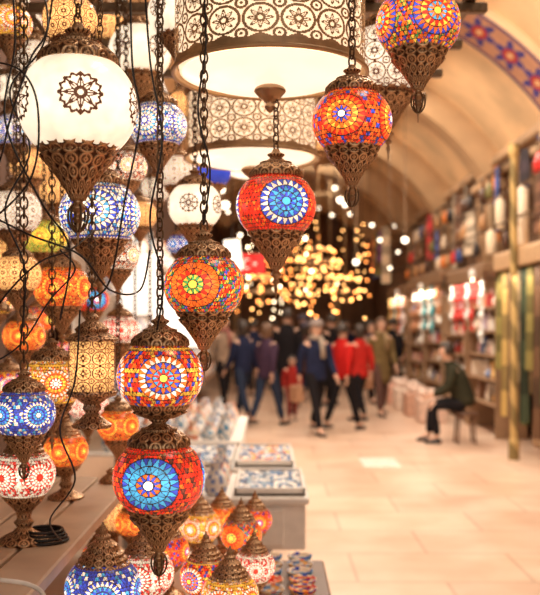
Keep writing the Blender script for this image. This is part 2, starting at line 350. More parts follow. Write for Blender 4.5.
# ---- filigree drum chandeliers
def drum_lace():
    nu,nv=760,110; u=np.arange(nu)/nu; s=np.linspace(0,1,nv+1); SS,UU=np.meshgrid(s,u,indexing='ij'); r=.2
    V=np.stack([r*np.cos(2*np.pi*UU),r*np.sin(2*np.pi*UU),SS*.2-.1],-1)
    SC,UC=np.meshgrid((s[1:]+s[:-1])/2,u+.5/nu,indexing='ij')
    e=(SC<.09)|(SC>.91)
    m=rosette(UC*17,(SC-.12)/.76*2.6,1.15)|e
    col=np.where(e[...,None],W([.50,.31,.16]),W([.55,.35,.19]))
    return grid_mesh('drum_filigree',V,True,m,col)
DR=drum_lace(); DR.materials.append(GOLD)
b=MB(); b.lathe([(.190,-.098),(.192,-.09),(.192,.09),(.188,.098)],64); DIN=b.mesh('drum_liner'); DIN.materials.append(SHADE)
BOWLM=glow_mat('bowl_glow',1.1,attr=False,color=(1.,.87,.66),lo=.8,width=.2)
DGL=lathe('drum_bowl',[(.02,-.125),(.08,-.122),(.14,-.115),(.185,-.10)],64,12); DGL.materials.append(BOWLM)
b=MB()
for zz in (-.1,.1):
    b.tube([(.204*math.cos(t),.204*math.sin(t),zz) for t in np.linspace(0,2*math.pi,65)],.005,6,side=(0,0,1),cap=False)
RIMS=b.mesh('drum_rims'); RIMS.materials.append(GOLD2)
FH=lathe('drum_finial',[(.004,-.18),(.012,-.17),(.008,-.16),(.022,-.15),(.035,-.135),(.03,-.128),(.01,-.12)],32,20); FH.materials.append(BRASS)
for i,(px,py,d,sc) in enumerate([(270,27,1.9,1.0),(252,126,2.75,1.0),(262,152,4.4,1.0)]):
    loc=P(px,py,d); o=top('drum_chandelier','round cream drum chandelier with gold arabesque filigree band','chandelier',loc)
    part('filigree_band',DR,o,None,scale=sc);part('shade_liner',DIN,o,None,scale=sc);part('glass_bowl',DGL,o,None,scale=sc);part('rims',RIMS,o,None,scale=sc);part('finial',FH,o,None,scale=sc)
    b=MB()
    for t in range(3):
        a=t*2.094+.5; b.tube([(.19*math.cos(a),.19*math.sin(a),.1),(0,0,max(.3,RACKZ-loc.z))],.0022,6)
    if d>4: b.tube([(0,0,.3),(0,0,ceilz(loc.x)-.02-loc.z)],.004,6)
    part('suspension_wires',b.mesh('wires'),o,DARKMETAL)
# ---- rack overhead the lamps hang from
b=MB()
for x in np.arange(-1.5,.61,.15): b.box((x,2.35,RACKZ+.03),(.03,3.0,.03))
for y in np.arange(.95,3.9,.35): b.box((-.45,y,RACKZ+.0),(2.2,.03,.03))
for x,y in ((-1.5,.9),(.6,.9),(-1.5,3.8),(.6,3.8)): zt=ceilz(x)-.05; b.box((x,y,(RACKZ+zt)/2),(.04,.04,zt-RACKZ))
top('lamp_rack','overhead metal grid rack carrying the hanging lamps','rack',mesh=b.mesh('rack',False),m=DARKMETAL)
# ---- cables
def spline(pts,n=8):
    P_=[Vector(p) for p in pts]; P_=[P_[0]]+P_+[P_[-1]]; out=[]
    for i in range(1,len(P_)-2):
        for k in range(n):
            t=k/n; a,b_,c,d_=P_[i-1],P_[i],P_[i+1],P_[i+2]
            out.append(.5*((2*b_)+(c-a)*t+(2*a-5*b_+4*c-d_)*t*t+(3*b_-a-3*c+d_)*t**3))
    out.append(P_[-1]); return out
def cable(pts,r=.0017,m=CABLE,label='black electric cable looping between the hanging lamps',world=False):
    b=MB(); b.tube(spline(pts if world else [P(*p) for p in pts]),r,6,side=(.3,.9,.2)); top('power_cable',label,'cable',mesh=b.mesh('cable'),m=m,group='lamp cables')
for pts in [
 [(8,-60,1.5),(15,40,1.5),(5,120,1.45),(40,200,1.45),(70,250,1.5),(60,320,1.5)],
 [(30,-60,1.6),(48,20,1.4),(30,60,1.38),(10,120,1.4),(0,160,1.5),(-20,200,1.5)],
 [(130,-60,1.45),(132,60,1.4),(140,120,1.42),(125,200,1.45),(110,280,1.5),(90,300,1.6)],
 [(142,-60,1.45),(150,60,1.5),(162,140,1.5),(150,220,1.5),(163,280,1.5),(157,330,1.52)],
 [(-20,210,1.5),(30,235,1.45),(80,255,1.45),(110,290,1.5),(140,290,1.6),(150,250,1.6)],
 [(-20,330,1.6),(10,290,1.5),(40,262,1.45),(70,250,1.5),(95,230,1.6)],
 [(-20,60,1.5),(20,70,1.4),(38,110,1.38),(30,180,1.4),(-20,230,1.45)],
 [(200,-60,1.55),(206,40,1.55),(198,110,1.55),(210,170,1.56),(203,225,1.58)],
 [(58,-60,1.7),(45,40,1.65),(10,90,1.6),(30,150,1.6),(5,210,1.6),(25,270,1.6),(20,350,1.64)],
 [(-20,370,1.7),(20,345,1.7),(50,300,1.7),(75,270,1.7),(60,250,1.7)],
 [(80,310,1.7),(75,380,1.7),(60,430,1.65),(75,480,1.65),(50,520,1.75),(62,541,1.95)]]: cable(pts)
for k in range(4):
    cable([(-.50+(.05-.004*k)*math.cos(t+k),2.0+(.05-.004*k)*math.sin(t+k),SHELF+.004+.007*k) for t in np.linspace(0,2*math.pi*1.6,20)],.0035,label='coiled black lamp cable lying on the shelf',world=True)
cable([(0,580,1.5),(30,585,1.5),(45,600,1.5),(40,640,1.6)],.004,mat('white_cable',(.8,.75,.7)),'white electric cable beside the lamp shelf')
# ---------------------------------------------------------------- furniture of the lamp stall
WOODL=mat('light_wood',(.64,.49,.36),rough=.5,scale=6,bump=.1)
WOODD=mat('dark_wood',(.14,.065,.035),rough=.5,scale=8)
WHITEM=mat('white_lacquer',(.85,.80,.75),rough=.4,var=.06)
GREYM=mat('grey_panel',(.40,.38,.38),rough=.5)
def counter(name,label,x0,x1,y0,y1,z,apron,mt,ml,base=None):
    o=top(name,label,'table',((x0+x1)/2,(y0+y1)/2,0)); w,dp=x1-x0,y1-y0
    b=MB(); b.box((0,0,z-.015),(w,dp,.03),.006); part('table_top',b.mesh('table_top',False),o,mt)
    b=MB(); b.box((0,0,z-.03-apron/2),(w-.03,dp-.03,apron),.006)
    for i in range(3): b.box((-w/2+.1+(w-.2)*(i+.5)/3,-dp/2+.012,z-.03-apron/2),((w-.2)/3-.02,.02,apron-.04),.004)
    part('apron_drawers',b.mesh('apron',False),o,mt)
    if base: b=MB(); b.box((-.06,0,(z-.03-apron)/2),(w-.2,dp-.12,z-.03-apron),.006); part('cabinet_base',b.mesh('base',False),o,base)
    else:
        for sx in (-1,1):
            for sy in (-1,1): b=MB(); b.tube([(sx*(w/2-.05),sy*(dp/2-.05),0),(sx*(w/2-.05),sy*(dp/2-.05),z-.04)],[.018,.026],8); part('leg',b.mesh('leg'),o,ml)
    return o
counter('display_counter','light wooden counter crowded with mosaic lamps',-1.5,-.03,1.5,2.79,COUNTER,.1,WOODL,WOODD,WOODD)
o=top('raised_shelf','light wooden slatted shelf raised on the lamp counter','shelf',(-.88,2.2,COUNTER))
b=MB()
for i in range(8): b.box((-.40+i*.114,0,.205),(.105,1.3,.03),.004)
part('slatted_top',b.mesh('slats',False),o,WOODL)
for sx in(-.38,.38):
    for sy in(-.6,.6): b=MB(); b.box((sx,sy,.095),(.05,.05,.19),.006); part('leg',b.mesh('leg',False),o,WOODD)
counter('display_table','low table covered with small mosaic trinkets',-.5,.2,2.82,3.37,.72,.12,WOODD,WOODD)
counter('display_table','white drawer table with trays of tiles on a grey cabinet',-.6,.17,3.9,4.55,.85,.2,WHITEM,WHITEM,GREYM)
counter('display_table','white display table with trays of souvenirs',-.7,.14,4.75,5.6,.84,.2,WHITEM,WHITEM,GREYM)
counter('display_table','white display table stacked with ceramics',-1.0,-.18,5.8,7.4,.85,.2,WHITEM,WHITEM,GREYM)
def tray(x,y,z,w,dp,pal,label):
    o=top('display_tray',label,'tray',(x,y,z)); b=MB(); b.box((0,0,.008),(w,dp,.016),.003)
    for sx in(-1,1): b.box((sx*(w/2-.006),0,.018),(.012,dp,.036),.002)
    for sy in(-1,1): b.box((0,sy*(dp/2-.006),.018),(w,.012,.036),.002)
    part('tray_frame',b.mesh('tray',False),o,WHITEM)
    n=16; m=11; X,Y=np.meshgrid(np.linspace(-w/2+.014,w/2-.014,n*3+1),np.linspace(-dp/2+.014,dp/2-.014,m*3+1))
    V=np.stack([X,Y,np.full_like(X,.02)+.006*rng.random(X.shape)],-1)
    h=np.repeat(np.repeat(rng.integers(0,len(pal),(m,n)),3,0),3,1); col=W(pal)[h]*(.7+.6*rng.random(h.shape))[...,None]
    part('mosaic_tiles',grid_mesh('tiles',V,False,None,col,False),o,PAINT)
pa=[(.75,.65,.55),(.15,.3,.55),(.7,.2,.1),(.8,.75,.7),(.1,.12,.25),(.85,.5,.15)]
pb=[(.85,.8,.75),(.10,.22,.45),(.75,.7,.65),(.3,.4,.5),(.1,.12,.2)]
tray(0.0,4.22,.85,.31,.56,pb,'shallow tray of small blue and white tiles on the white table')
for i in range(2): tray(-.36+i*.33,5.15,.84,.31,.7,pa if i else pb,'shallow tray of patterned coasters on the white table')
BOWLP=[(.02,0),(.022,.004),(.03,.012),(.042,.028),(.046,.04),(.043,.04),(.036,.026),(.02,.012),(.004,.01)]
def pat_lathe(prof,pal,nv,ru,rv):
    r,z,s=resample(prof,nv); u=np.arange(32)/32; UU=np.repeat(u[None],nv+1,0)
    V=np.stack([r[:,None]*np.cos(2*np.pi*UU),r[:,None]*np.sin(2*np.pi*UU),np.repeat(z[:,None],32,1)],-1)
    h=rng.integers(0,len(pal),(nv//rv,32//ru)).repeat(rv,0).repeat(ru,1); return grid_mesh('ceramic',V,True,None,W(pal)[h])
BWL=[pat_lathe(BOWLP,q,16,2,1) for q in (pa,[c_red,c_wh,c_bl,c_ye],[c_bl,c_wh,c_cy],[c_or,c_wh,c_red])]
names=['many-coloured','red white and blue','blue and white','orange and white']
VASE=[(.04,0),(.05,.01),(.06,.05),(.05,.10),(.025,.14),(.03,.17),(.035,.18)]
VS=[pat_lathe(VASE,q,24,2,3) for q in ([(.85,.8,.75),(.2,.3,.6),(.85,.8,.75)],[(.85,.65,.45),(.75,.2,.1),(.85,.75,.65)],[(.1,.3,.5),(.85,.8,.75)])]
VN=['white and blue ceramic vase','cream and red ceramic vase','blue patterned ceramic vase']
for i in range(6):
    for j in range(5):
        k=random.randrange(4)
        top('ceramic_bowl',f'small {names[k]} patterned bowl on the low table','bowl',(-.42+i*.105+random.uniform(-.004,.004),2.88+j*.102,.722),BWL[k],PAINT,'bowls on the low trinket table')
for i in range(3):
    for j in range(5):
        k=random.randrange(3); top('ceramic_vase',VN[k]+' on the white drawer table','vase',(-.51+i*.135,3.98+j*.125,.852),VS[k],PAINT,'vases on the white drawer table',scale=(.9,.9,random.uniform(.5,.8)))
for i in range(7):
    for j in range(9):
        k=random.randrange(3)
        top('ceramic_vase',VN[k]+' on the display table','vase',(-.93+i*.105,5.9+j*.165,.852),VS[k],PAINT,'vases on the ceramics table',scale=(.85,.85,random.choice((.5,.65,.9))))
# ---------------------------------------------------------------- setting
def floor_mat():
    m=bpy.data.materials.new('warm_stone_floor'); m.use_nodes=True; nt=m.node_tree;N=nt.nodes;L=nt.links;b=N['Principled BSDF']
    tc=N.new('ShaderNodeTexCoord'); br=N.new('ShaderNodeTexBrick'); br.inputs['Scale'].default_value=1.; br.inputs['Brick Width'].default_value=1.1; br.inputs['Row Height'].default_value=.7
    br.inputs['Color1'].default_value=(.80,.60,.46,1);br.inputs['Color2'].default_value=(.72,.52,.40,1);br.inputs['Mortar'].default_value=(.58,.40,.30,1);br.inputs['Mortar Size'].default_value=.012
    nz=N.new('ShaderNodeTexNoise');nz.inputs['Scale'].default_value=1.6;nz.inputs['Detail'].default_value=8
    mx=N.new('ShaderNodeMix');mx.data_type='RGBA';mx.blend_type='MULTIPLY';mx.inputs['Factor'].default_value=.8
    cr=N.new('ShaderNodeValToRGB');cr.color_ramp.elements[0].position=.35;cr.color_ramp.elements[0].color=(.78,.66,.58,1);cr.color_ramp.elements[1].position=.65;cr.color_ramp.elements[1].color=(1,1,1,1)
    L.new(tc.outputs['Object'],br.inputs['Vector']);L.new(tc.outputs['Object'],nz.inputs['Vector']);L.new(nz.outputs['Fac'],cr.inputs[0])
    L.new(br.outputs['Color'],mx.inputs['A']);L.new(cr.outputs[0],mx.inputs['B']);L.new(mx.outputs['Result'],b.inputs['Base Color'])
    b.inputs['Roughness'].default_value=.3; return m
Y0,Y1=-4.,34.
def quad(name,p): me=bpy.data.meshes.new(name); me.from_pydata(p,[],[(0,1,2,3)]); return me
struct('floor',quad('floor',[(-3,Y0,0),(4.2,Y0,0),(4.2,Y1,0),(-3,Y1,0)]),floor_mat())
CREAM=mat('cream_plaster',(.80,.55,.31),rough=.8,scale=1.2,var=.22)
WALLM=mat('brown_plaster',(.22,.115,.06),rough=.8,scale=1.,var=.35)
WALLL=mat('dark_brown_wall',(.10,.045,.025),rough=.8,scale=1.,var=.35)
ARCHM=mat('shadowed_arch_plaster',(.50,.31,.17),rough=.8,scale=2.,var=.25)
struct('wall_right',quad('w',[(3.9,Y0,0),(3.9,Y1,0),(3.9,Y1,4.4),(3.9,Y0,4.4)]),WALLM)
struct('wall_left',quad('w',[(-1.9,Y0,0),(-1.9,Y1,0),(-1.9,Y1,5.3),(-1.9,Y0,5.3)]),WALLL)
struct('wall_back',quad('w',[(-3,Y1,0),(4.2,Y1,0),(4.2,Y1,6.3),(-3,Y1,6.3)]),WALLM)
th=np.linspace(math.acos(3.3/3.9),math.pi-math.acos(2.5/3.9),49)
def arc(r,y): return np.stack([.6+r*np.cos(th),np.full_like(th,y),2.2+r*np.sin(th)],-1)
V=np.stack([arc(3.9,y) for y in np.linspace(Y0,Y1,30)],0); struct('ceiling',grid_mesh('ceiling',V,False),CREAM)
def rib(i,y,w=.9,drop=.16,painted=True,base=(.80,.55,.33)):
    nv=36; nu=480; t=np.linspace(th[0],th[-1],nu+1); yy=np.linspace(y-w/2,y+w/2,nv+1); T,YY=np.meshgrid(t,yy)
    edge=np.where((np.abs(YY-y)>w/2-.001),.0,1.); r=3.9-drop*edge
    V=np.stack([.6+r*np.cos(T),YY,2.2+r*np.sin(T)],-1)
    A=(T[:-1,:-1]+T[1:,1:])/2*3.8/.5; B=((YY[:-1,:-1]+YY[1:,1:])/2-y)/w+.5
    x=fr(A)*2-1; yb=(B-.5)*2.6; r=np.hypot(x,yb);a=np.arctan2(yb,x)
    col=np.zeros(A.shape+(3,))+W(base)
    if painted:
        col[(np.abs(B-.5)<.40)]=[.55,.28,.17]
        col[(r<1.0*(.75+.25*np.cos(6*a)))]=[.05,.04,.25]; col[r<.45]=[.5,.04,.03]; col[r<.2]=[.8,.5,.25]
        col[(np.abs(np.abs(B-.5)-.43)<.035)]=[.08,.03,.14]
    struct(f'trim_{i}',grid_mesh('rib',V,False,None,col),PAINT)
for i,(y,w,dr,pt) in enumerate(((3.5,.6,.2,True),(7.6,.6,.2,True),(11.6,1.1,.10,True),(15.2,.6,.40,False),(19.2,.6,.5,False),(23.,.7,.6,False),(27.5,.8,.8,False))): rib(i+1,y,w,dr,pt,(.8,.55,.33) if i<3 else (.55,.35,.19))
for i,y in enumerate((11.6,15.2,19.2,23.)):
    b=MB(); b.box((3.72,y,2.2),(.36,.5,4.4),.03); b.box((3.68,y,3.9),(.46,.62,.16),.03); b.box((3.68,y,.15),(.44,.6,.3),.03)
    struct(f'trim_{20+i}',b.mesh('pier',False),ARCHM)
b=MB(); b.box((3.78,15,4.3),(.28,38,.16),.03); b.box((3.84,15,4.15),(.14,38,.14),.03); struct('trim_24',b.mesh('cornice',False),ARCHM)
b=MB(); pts=[(.6+1.9*math.cos(t),Y1-.15,2.3+1.9*math.sin(t)) for t in np.linspace(0,math.pi,25)]; pts=[(2.5,Y1-.15,0)]+pts+[(-1.3,Y1-.15,0)]
b.tube(pts,.16,8,side=(0,1,0)); struct('trim_30',b.mesh('arch'),CREAM)
# ---------------------------------------------------------------- right-hand shops
FX=3.15
SHOPW=mat('tan_board',(.34,.20,.11),rough=.6,scale=3)
def shelf_unit(y0,y1,zs,xf,xb,label,m=SHOPW):
    o=top('display_shelf',label,'shelf',((xf+xb)/2,(y0+y1)/2,0)); w=xb-xf
    for z in zs: b=MB(); b.box((0,0,z),(w,y1-y0,.03),.005); part('shelf_board',b.mesh('board',False),o,m)
    b=MB(); b.box((w/2-.01,0,max(zs)/2+.1),(.02,y1-y0,max(zs)+.2),.004); part('back_panel',b.mesh('panel',False),o,WOODD)
    for yy in (-(y1-y0)/2,(y1-y0)/2): b=MB(); b.box((0,yy,max(zs)/2+.1),(w,.03,max(zs)+.2),.005); part('side_panel',b.mesh('side',False),o,m)
units=[(12.6,14.4),(14.6,16.2),(16.6,18.4),(18.6,20.4),(20.9,23.)]
ZSS=[(.45,.8,1.15,1.5,1.85),(.35,.75,1.1,1.42,1.8),(.5,.9,1.25,1.6,1.95),(.45,.8,1.15,1.5,1.85),(.4,.8,1.2,1.6,2.)]
for (y0,y1),zs in zip(units,ZSS): shelf_unit(y0,y1,zs,FX,3.6,'wooden shop shelving packed with small souvenirs')
def pouch():
    b=MB(); b.lathe([(.02,0),(.07,.01),(.09,.06),(.08,.12),(.035,.16),(.03,.175),(.05,.2),(.045,.205)],12); return b.mesh('pouch')
def boxy():
    b=MB(); b.box((0,0,.09),(.1,.13,.18),.015); b.box((0,0,.185),(.106,.136,.03),.008); return b.mesh('gift_box',False)
def bottle():
    b=MB(); b.lathe([(.035,0),(.045,.01),(.045,.13),(.02,.17),(.015,.21),(.022,.215),(.022,.235)],12); return b.mesh('bottle')
gcol=[('cream',(.9,.78,.64)),('white',(.92,.88,.82)),('pink',(.85,.5,.45)),('gold',(.85,.55,.22)),('red',(.55,.06,.05)),('blue',(.15,.25,.5)),('brown',(.25,.12,.07)),('lilac',(.6,.48,.62))]
PR=[]
for cn,c in gcol:
    for nm,fn in (('fabric_pouch',pouch),('gift_box',boxy),('perfume_bottle',bottle)):
        me=fn(); me.materials.append(mat('goods_'+cn,c,rough=.35)); PR.append((nm,cn,me))
for ui,(y0,y1) in enumerate(units):
    for z in ZSS[ui]:
        n=10 if ui<3 else 7; y=y0+.12
        for i in range(n):
            nm,cn,me=random.choices(PR,weights=[3 if p[1] in('cream','white','pink','gold') else 1.3 for p in PR])[0]; s=random.uniform(.8,1.05)
            top(nm,f'{cn} {nm.replace("_"," ")} on the wooden shop shelf',nm.split('_')[-1],(FX+.12+random.uniform(-.02,.10),y,z+.016),me,None,'souvenirs on the shop shelves',scale=(s,s,random.uniform(.7,1.3)))
            y+=(y1-y0-.24)/(n-1)
FT=mat('fascia_tan',(.48,.30,.16),rough=.6); FD=mat('fascia_dark',(.22,.12,.06),rough=.6)
for i,(y0,y1,z,m_) in enumerate([(9.,11.9,2.46,FT),(12.5,15.0,2.40,FD),(15.5,18.9,2.50,FD),(19.5,22.6,2.42,FD)]):
    b=MB(); b.box((3.3,(y0+y1)/2,z),(.7,y1-y0,.14),.02); b.box((2.97,(y0+y1)/2,z-.06),(.06,y1-y0-.1,.2),.015); top('shop_fascia','wooden beam above the shop front','beam',mesh=b.mesh('fascia',False),m=m_)
    l=bpy.data.lights.new('shop_fill','AREA'); l.energy=17; l.size=.15; l.shape='RECTANGLE'; l.size_y=2.6; l.color=(1,.86,.7)  # added fill panel that brightens the shelved goods, not a shop fixture
    lo=bpy.data.objects.new('shop_fill',l); COL.objects.link(lo); lo.location=(2.93,(y0+y1)/2,2.2); lo.rotation_euler=(0,math.radians(-40),0)
def bag(cn,c):
    o=top('handbag',f'{cn} leather handbag hanging on the shop front','bag'); b=MB()
    b.tube([(0,0,-.30),(0,0,-.28),(0,0,-.15),(0,0,-.02),(0,0,0)],[(.14,.03),(.18,.07),(.17,.08),(.12,.04),(.11,.015)],14,side=(0,1,0)); part('bag_body',b.mesh('bag'),o,mat('leather_'+cn,c,rough=.4))
    b=MB(); b.tube([(0,.09*math.cos(t),.0+.17*math.sin(t)) for t in np.linspace(0,math.pi,13)],.009,6,side=(1,0,0)); part('handle',b.mesh('handle'),o,mat('leather_dark',(.06,.03,.02)))
    return o
bc=[('red',(.55,.02,.015)),('navy',(.03,.06,.2)),('brown',(.2,.09,.04)),('tan',(.45,.23,.1)),('black',(.03,.02,.02)),('olive',(.18,.16,.05)),('cream',(.75,.58,.42)),('orange',(.7,.2,.04)),('dark brown',(.08,.035,.02))]
protos=[bag(n,c) for n,c in bc]
used=set(); RAILS=(2.98,3.42,3.9)
ROLLS=[(3.15,12.8,2.98,.33,.15,(.85,.68,.48)),(3.25,11.62,3.42,.75,.17,(.88,.74,.56)),(3.25,13.2,3.42,.7,.12,(.25,.15,.07)),(3.25,12.7,3.42,.42,.14,(.85,.7,.5))]
SCF=[(random.choice((1,1,2,2)),10.55+i*1.35+random.uniform(-.2,.2)) for i in range(8)]
railx=lambda ri:3.25-.1*(ri==0)+.1*(ri==2)
for i,y in enumerate(np.arange(10.3,21.,.43)):
    for ri,rz_ in enumerate(RAILS):
        rx=railx(ri)
        if random.random()<.15 or any(abs(r[1]-y)<.28 and abs(r[0]-rx)<.2 for r in ROLLS) or any((a==ri or a==ri+1) and abs(b_-y)<.42 for a,b_ in SCF): continue
        k=random.randrange(len(protos)); s=random.uniform(.7,.76) if ri==0 else random.uniform(.75,.95); pos=(rx,y,rz_-.165*s); rr=random.uniform(-.25,.25)
        if k not in used: used.add(k); o=protos[k]; o.location=pos; o.rotation_euler=(0,0,rr); o['group']='bags hanging on the shop fronts'; o.scale=(s,s,s)
        else: clone(protos[k],pos,rr,(s,s,s))['group']='bags hanging on the shop fronts'
for k,p in enumerate(protos):
    if k not in used:
        for ch in list(p.children): bpy.data.objects.remove(ch)
        bpy.data.objects.remove(p)
for ri,z in enumerate(RAILS):
    rx=railx(ri); b=MB(); b.tube([(rx,9.,z),(rx,24,z)],.014,6)
    for y in np.arange(9.5,24,2.): b.tube([(rx,y,z),(3.9,y,z+.05)],.012,6)
    top('hanging_rail','thin metal rail with bags hanging on it','rail',mesh=b.mesh('rail'),m=DARKMETAL)
for i,(x,y,zt,h,w,c) in enumerate(ROLLS):
    b=MB(); b.lathe([(w/2-.02,-h-.05),(w/2,-h-.03),(w/2,-.07),(w/2-.02,-.05),(.02,-.04),(.008,0)],16)
    top('rolled_fabric','rolled fabric hanging upright on the shop front','fabric roll',(x,y,zt),b.mesh('roll'),mat(f'roll{i}',c))
def scarf(cn,c,x,y,ztop,L,w,rz=0):
    nu,nv=24,12; s=np.linspace(-.5,.5,nu+1); t=np.linspace(0,1,nv+1); T,Sx=np.meshgrid(t,s,indexing='ij')
    ph=random.uniform(0,6); V=np.stack([.03*np.sin(Sx*26+ph)*(.4+.6*T),Sx*w*(.8+.2*T),-T*L+.01*np.sin(Sx*9)],-1)
    h=(np.floor((T[:-1,:-1])*9)%3==0); col=np.where(h[...,None],W(c)*.5,W(c))
    return top('hanging_scarf',f'{cn} striped scarf draped from a rail','scarf',(x,y,ztop),grid_mesh('scarf',V,False,None,col),PAINT,'scarves on the stall',rz=rz)
sc_=[('olive',(.30,.24,.07)),('gold',(.55,.37,.12)),('brown',(.18,.09,.045)),('green',(.12,.16,.05)),('sand',(.5,.36,.21)),('dark green',(.06,.08,.04))]
for i in range(20):
    n,c=sc_[(i*5+i//3)%6]; scarf(n,c,3.02+.12*(i%2),9.3+i*.14,2.39,random.uniform(1.3,2.2),.13,rz=random.uniform(-.2,.2)+.3)
pc=[('plum',(.22,.06,.20)),('cream',(.75,.58,.4)),('red',(.55,.04,.04)),('blue',(.08,.12,.35)),('brown',(.25,.12,.07)),('sand',(.7,.55,.4)),('dark',(.05,.03,.04)),('orange',(.7,.25,.06)),('olive',(.25,.22,.07))]
for ri,y in SCF: n,c=pc[random.randrange(9)]; scarf(n,c,railx(ri)-.02,y,RAILS[ri]+.01,random.uniform(.5,.78)+.3*(ri==2),random.uniform(.3,.5),rz=random.uniform(-.15,.15))
for i in range(10): n,c=pc[(i*4+1)%9]; scarf(n,c,2.7+.05*(i%2),21.+i*.36,3.9,random.uniform(.7,1.4),.26,rz=.9)
b=MB(); b.tube([(2.72,20.6,3.9),(2.72,25,3.9)],.014,6)
for y in (20.8,22.8,24.8): b.tube([(2.72,y,3.9),(3.9,y,3.95)],.012,6)
top('hanging_rail','thin metal rail with scarves draped on it','rail',mesh=b.mesh('rail'),m=DARKMETAL)
for i in range(10):
    n,c=pc[random.randrange(9)]; scarf(n,c,3.68,10.+i*1.15+random.uniform(-.3,.3),4.2,random.uniform(.9,1.6),.34,rz=random.uniform(-.15,.15))
def charm(cn,c,x,y,zt,L):
    b=MB(); n=int(L/.09); 
    for i in range(n): b.ball((.012*math.sin(i*2.1),.012*math.cos(i*1.7),-.06-i*.09),.026+.012*((i*7)%3),8,5,(1,1,1.2))
    b.tube([(0,0,.03),(0,0,-L)],.004,5); top('charm_string',f'{cn} beaded charm string hanging from the shop beam','charm string',(x,y,zt),b.mesh('charm'),mat('charm_'+cn,c,rough=.25,metal=.2),'charm strings on the shop fronts')
cc=[('gold',(.8,.5,.15)),('silver',(.8,.78,.75)),('red',(.6,.05,.04)),('turquoise',(.1,.45,.5)),('white',(.9,.85,.78)),('copper',(.6,.28,.14))]
for i in range(34):
    y=12.66+i*.29+random.uniform(-.05,.05)
    if 14.9<y<15.6 or 18.8<y<19.6: continue
    zt=2.24 if y<15.2 else (2.34 if y<19.2 else 2.26); n,c=cc[random.randrange(6)]; charm(n,c,2.97,y,zt,random.uniform(.3,1.2))
for i,(x,y) in enumerate(((3.02,10.7),(2.98,9.2))):
    nv,nu=120,24; z=np.linspace(0,3.75,nv+1); u=np.arange(nu)/nu*2*np.pi; Z,U=np.meshgrid(z,u,indexing='ij'); R=.045+.02*((Z<.25)|(Z>3.6))
    Vv=np.stack([R*np.cos(U),R*np.sin(U),Z],-1); col=np.where((fr(Z[:-1]*2.1+U[:-1]/6.283)<.5)[...,None],W([.5,.33,.12]),W([.22,.15,.05]))
    struct(f'trim_{40+i}',grid_mesh('column',Vv,True,None,col),PAINT).location=(x-.12,y,0)
b=MB(); b.box((0,0,.006),(.42,.62,.012),.003); top('floor_plate','pale metal access plate set in the stone floor','floor plate',(1.27,10.45,0),b.mesh('plate',False),mat('pale_metal',(.85,.78,.7),rough=.35,metal=.2))
for i,(x,y,c) in enumerate([(2.62,16.0,(.6,.35,.25)),(2.66,14.9,(.7,.5,.4)),(2.6,17.2,(.75,.6,.5)),(2.62,18.4,(.7,.4,.3))]):
    b=MB(); b.box((0,0,.2),(.45,.5,.4),.02)
    for k in range(5): b.box((0,0,.06+k*.07),(.47,.52,.02),.004)
    o=top('goods_crate','slatted crate of goods standing before the shop','crate',(x,y,0)); part('crate_body',b.mesh('crate',False),o,mat(f'crate{i}',c))
    b=MB()
    for k in range(12): b.ball((random.uniform(-.16,.16),random.uniform(-.18,.18),.42+random.uniform(0,.08)),.06,8,5)
    q=part('crate_contents',b.mesh('contents'),o,mat(f'cont{i}',(.8,.6,.5))); q['kind']='stuff'
# ---------------------------------------------------------------- left-hand shops
ZL=(.5,.95,1.4,1.85,2.3)
SHL=mat('warm_shelf_wood',(.30,.17,.10),rough=.5)
for si,(y0,y1) in enumerate([(7.6,9.6),(9.9,12.),(12.3,14.4),(15,18),(18.3,21)]):
    wm=WHITEM if si<2 else SHL
    o=top('display_shelf','shop shelving filled with patterned ceramics','shelf',(-1.45,(y0+y1)/2,0))
    for z in ZL: b=MB(); b.box((0,0,z),(.45,y1-y0,.03),.005); part('shelf_board',b.mesh('b',False),o,wm)
    b=MB(); b.box((-.22,0,1.3),(.02,y1-y0,2.6),.004); part('back_panel',b.mesh('p',False),o,wm)
    for z in ZL:
        for i in range(7):
            k=random.randrange(3); top('ceramic_vase',VN[k]+' on a shop shelf','vase',(-1.36,y0+.15+(y1-y0-.3)*i/6,z+.016),VS[k],PAINT,'vases on the shop shelves',scale=(1.5,1.5,random.uniform(1.2,1.8)))
    l=bpy.data.lights.new('shop_fill','AREA'); l.energy=30 if si<2 else 12; l.size=.3; l.shape='RECTANGLE'; l.size_y=1.8; l.color=(1,.86,.7)  # added fill light for the left-hand shops, no real fixture here
    lo=bpy.data.objects.new('shop_fill',l); COL.objects.link(lo); lo.location=(-1.0,(y0+y1)/2,2.7); lo.rotation_euler=(0,math.radians(-35),0)
SH=MB().lathe([(.10,-.14),(.105,-.135),(.075,.14),(.07,.142)],32).mesh('shade'); WSH=glow_mat('white_shade',1.3,attr=False,color=(1,.9,.76),lo=.8,width=.2); SH.materials.append(WSH)
for px,py,d,s in [(176,312,3.6,1.),(140,285,4.2,1.),(232,255,6.,.7)]:
    loc=P(px,py,d); o=top('pendant_shade_lamp','white tapered fabric pendant lampshade, lit','lamp',loc); part('lamp_shade',SH,o,None,scale=s)
    b=MB(); b.tube([(0,0,.13*s),(0,0,RACKZ-loc.z if d<3.7 else ceilz(loc.x)-.02-loc.z)],.004,6); part('cord',b.mesh('cord'),o,CABLE)
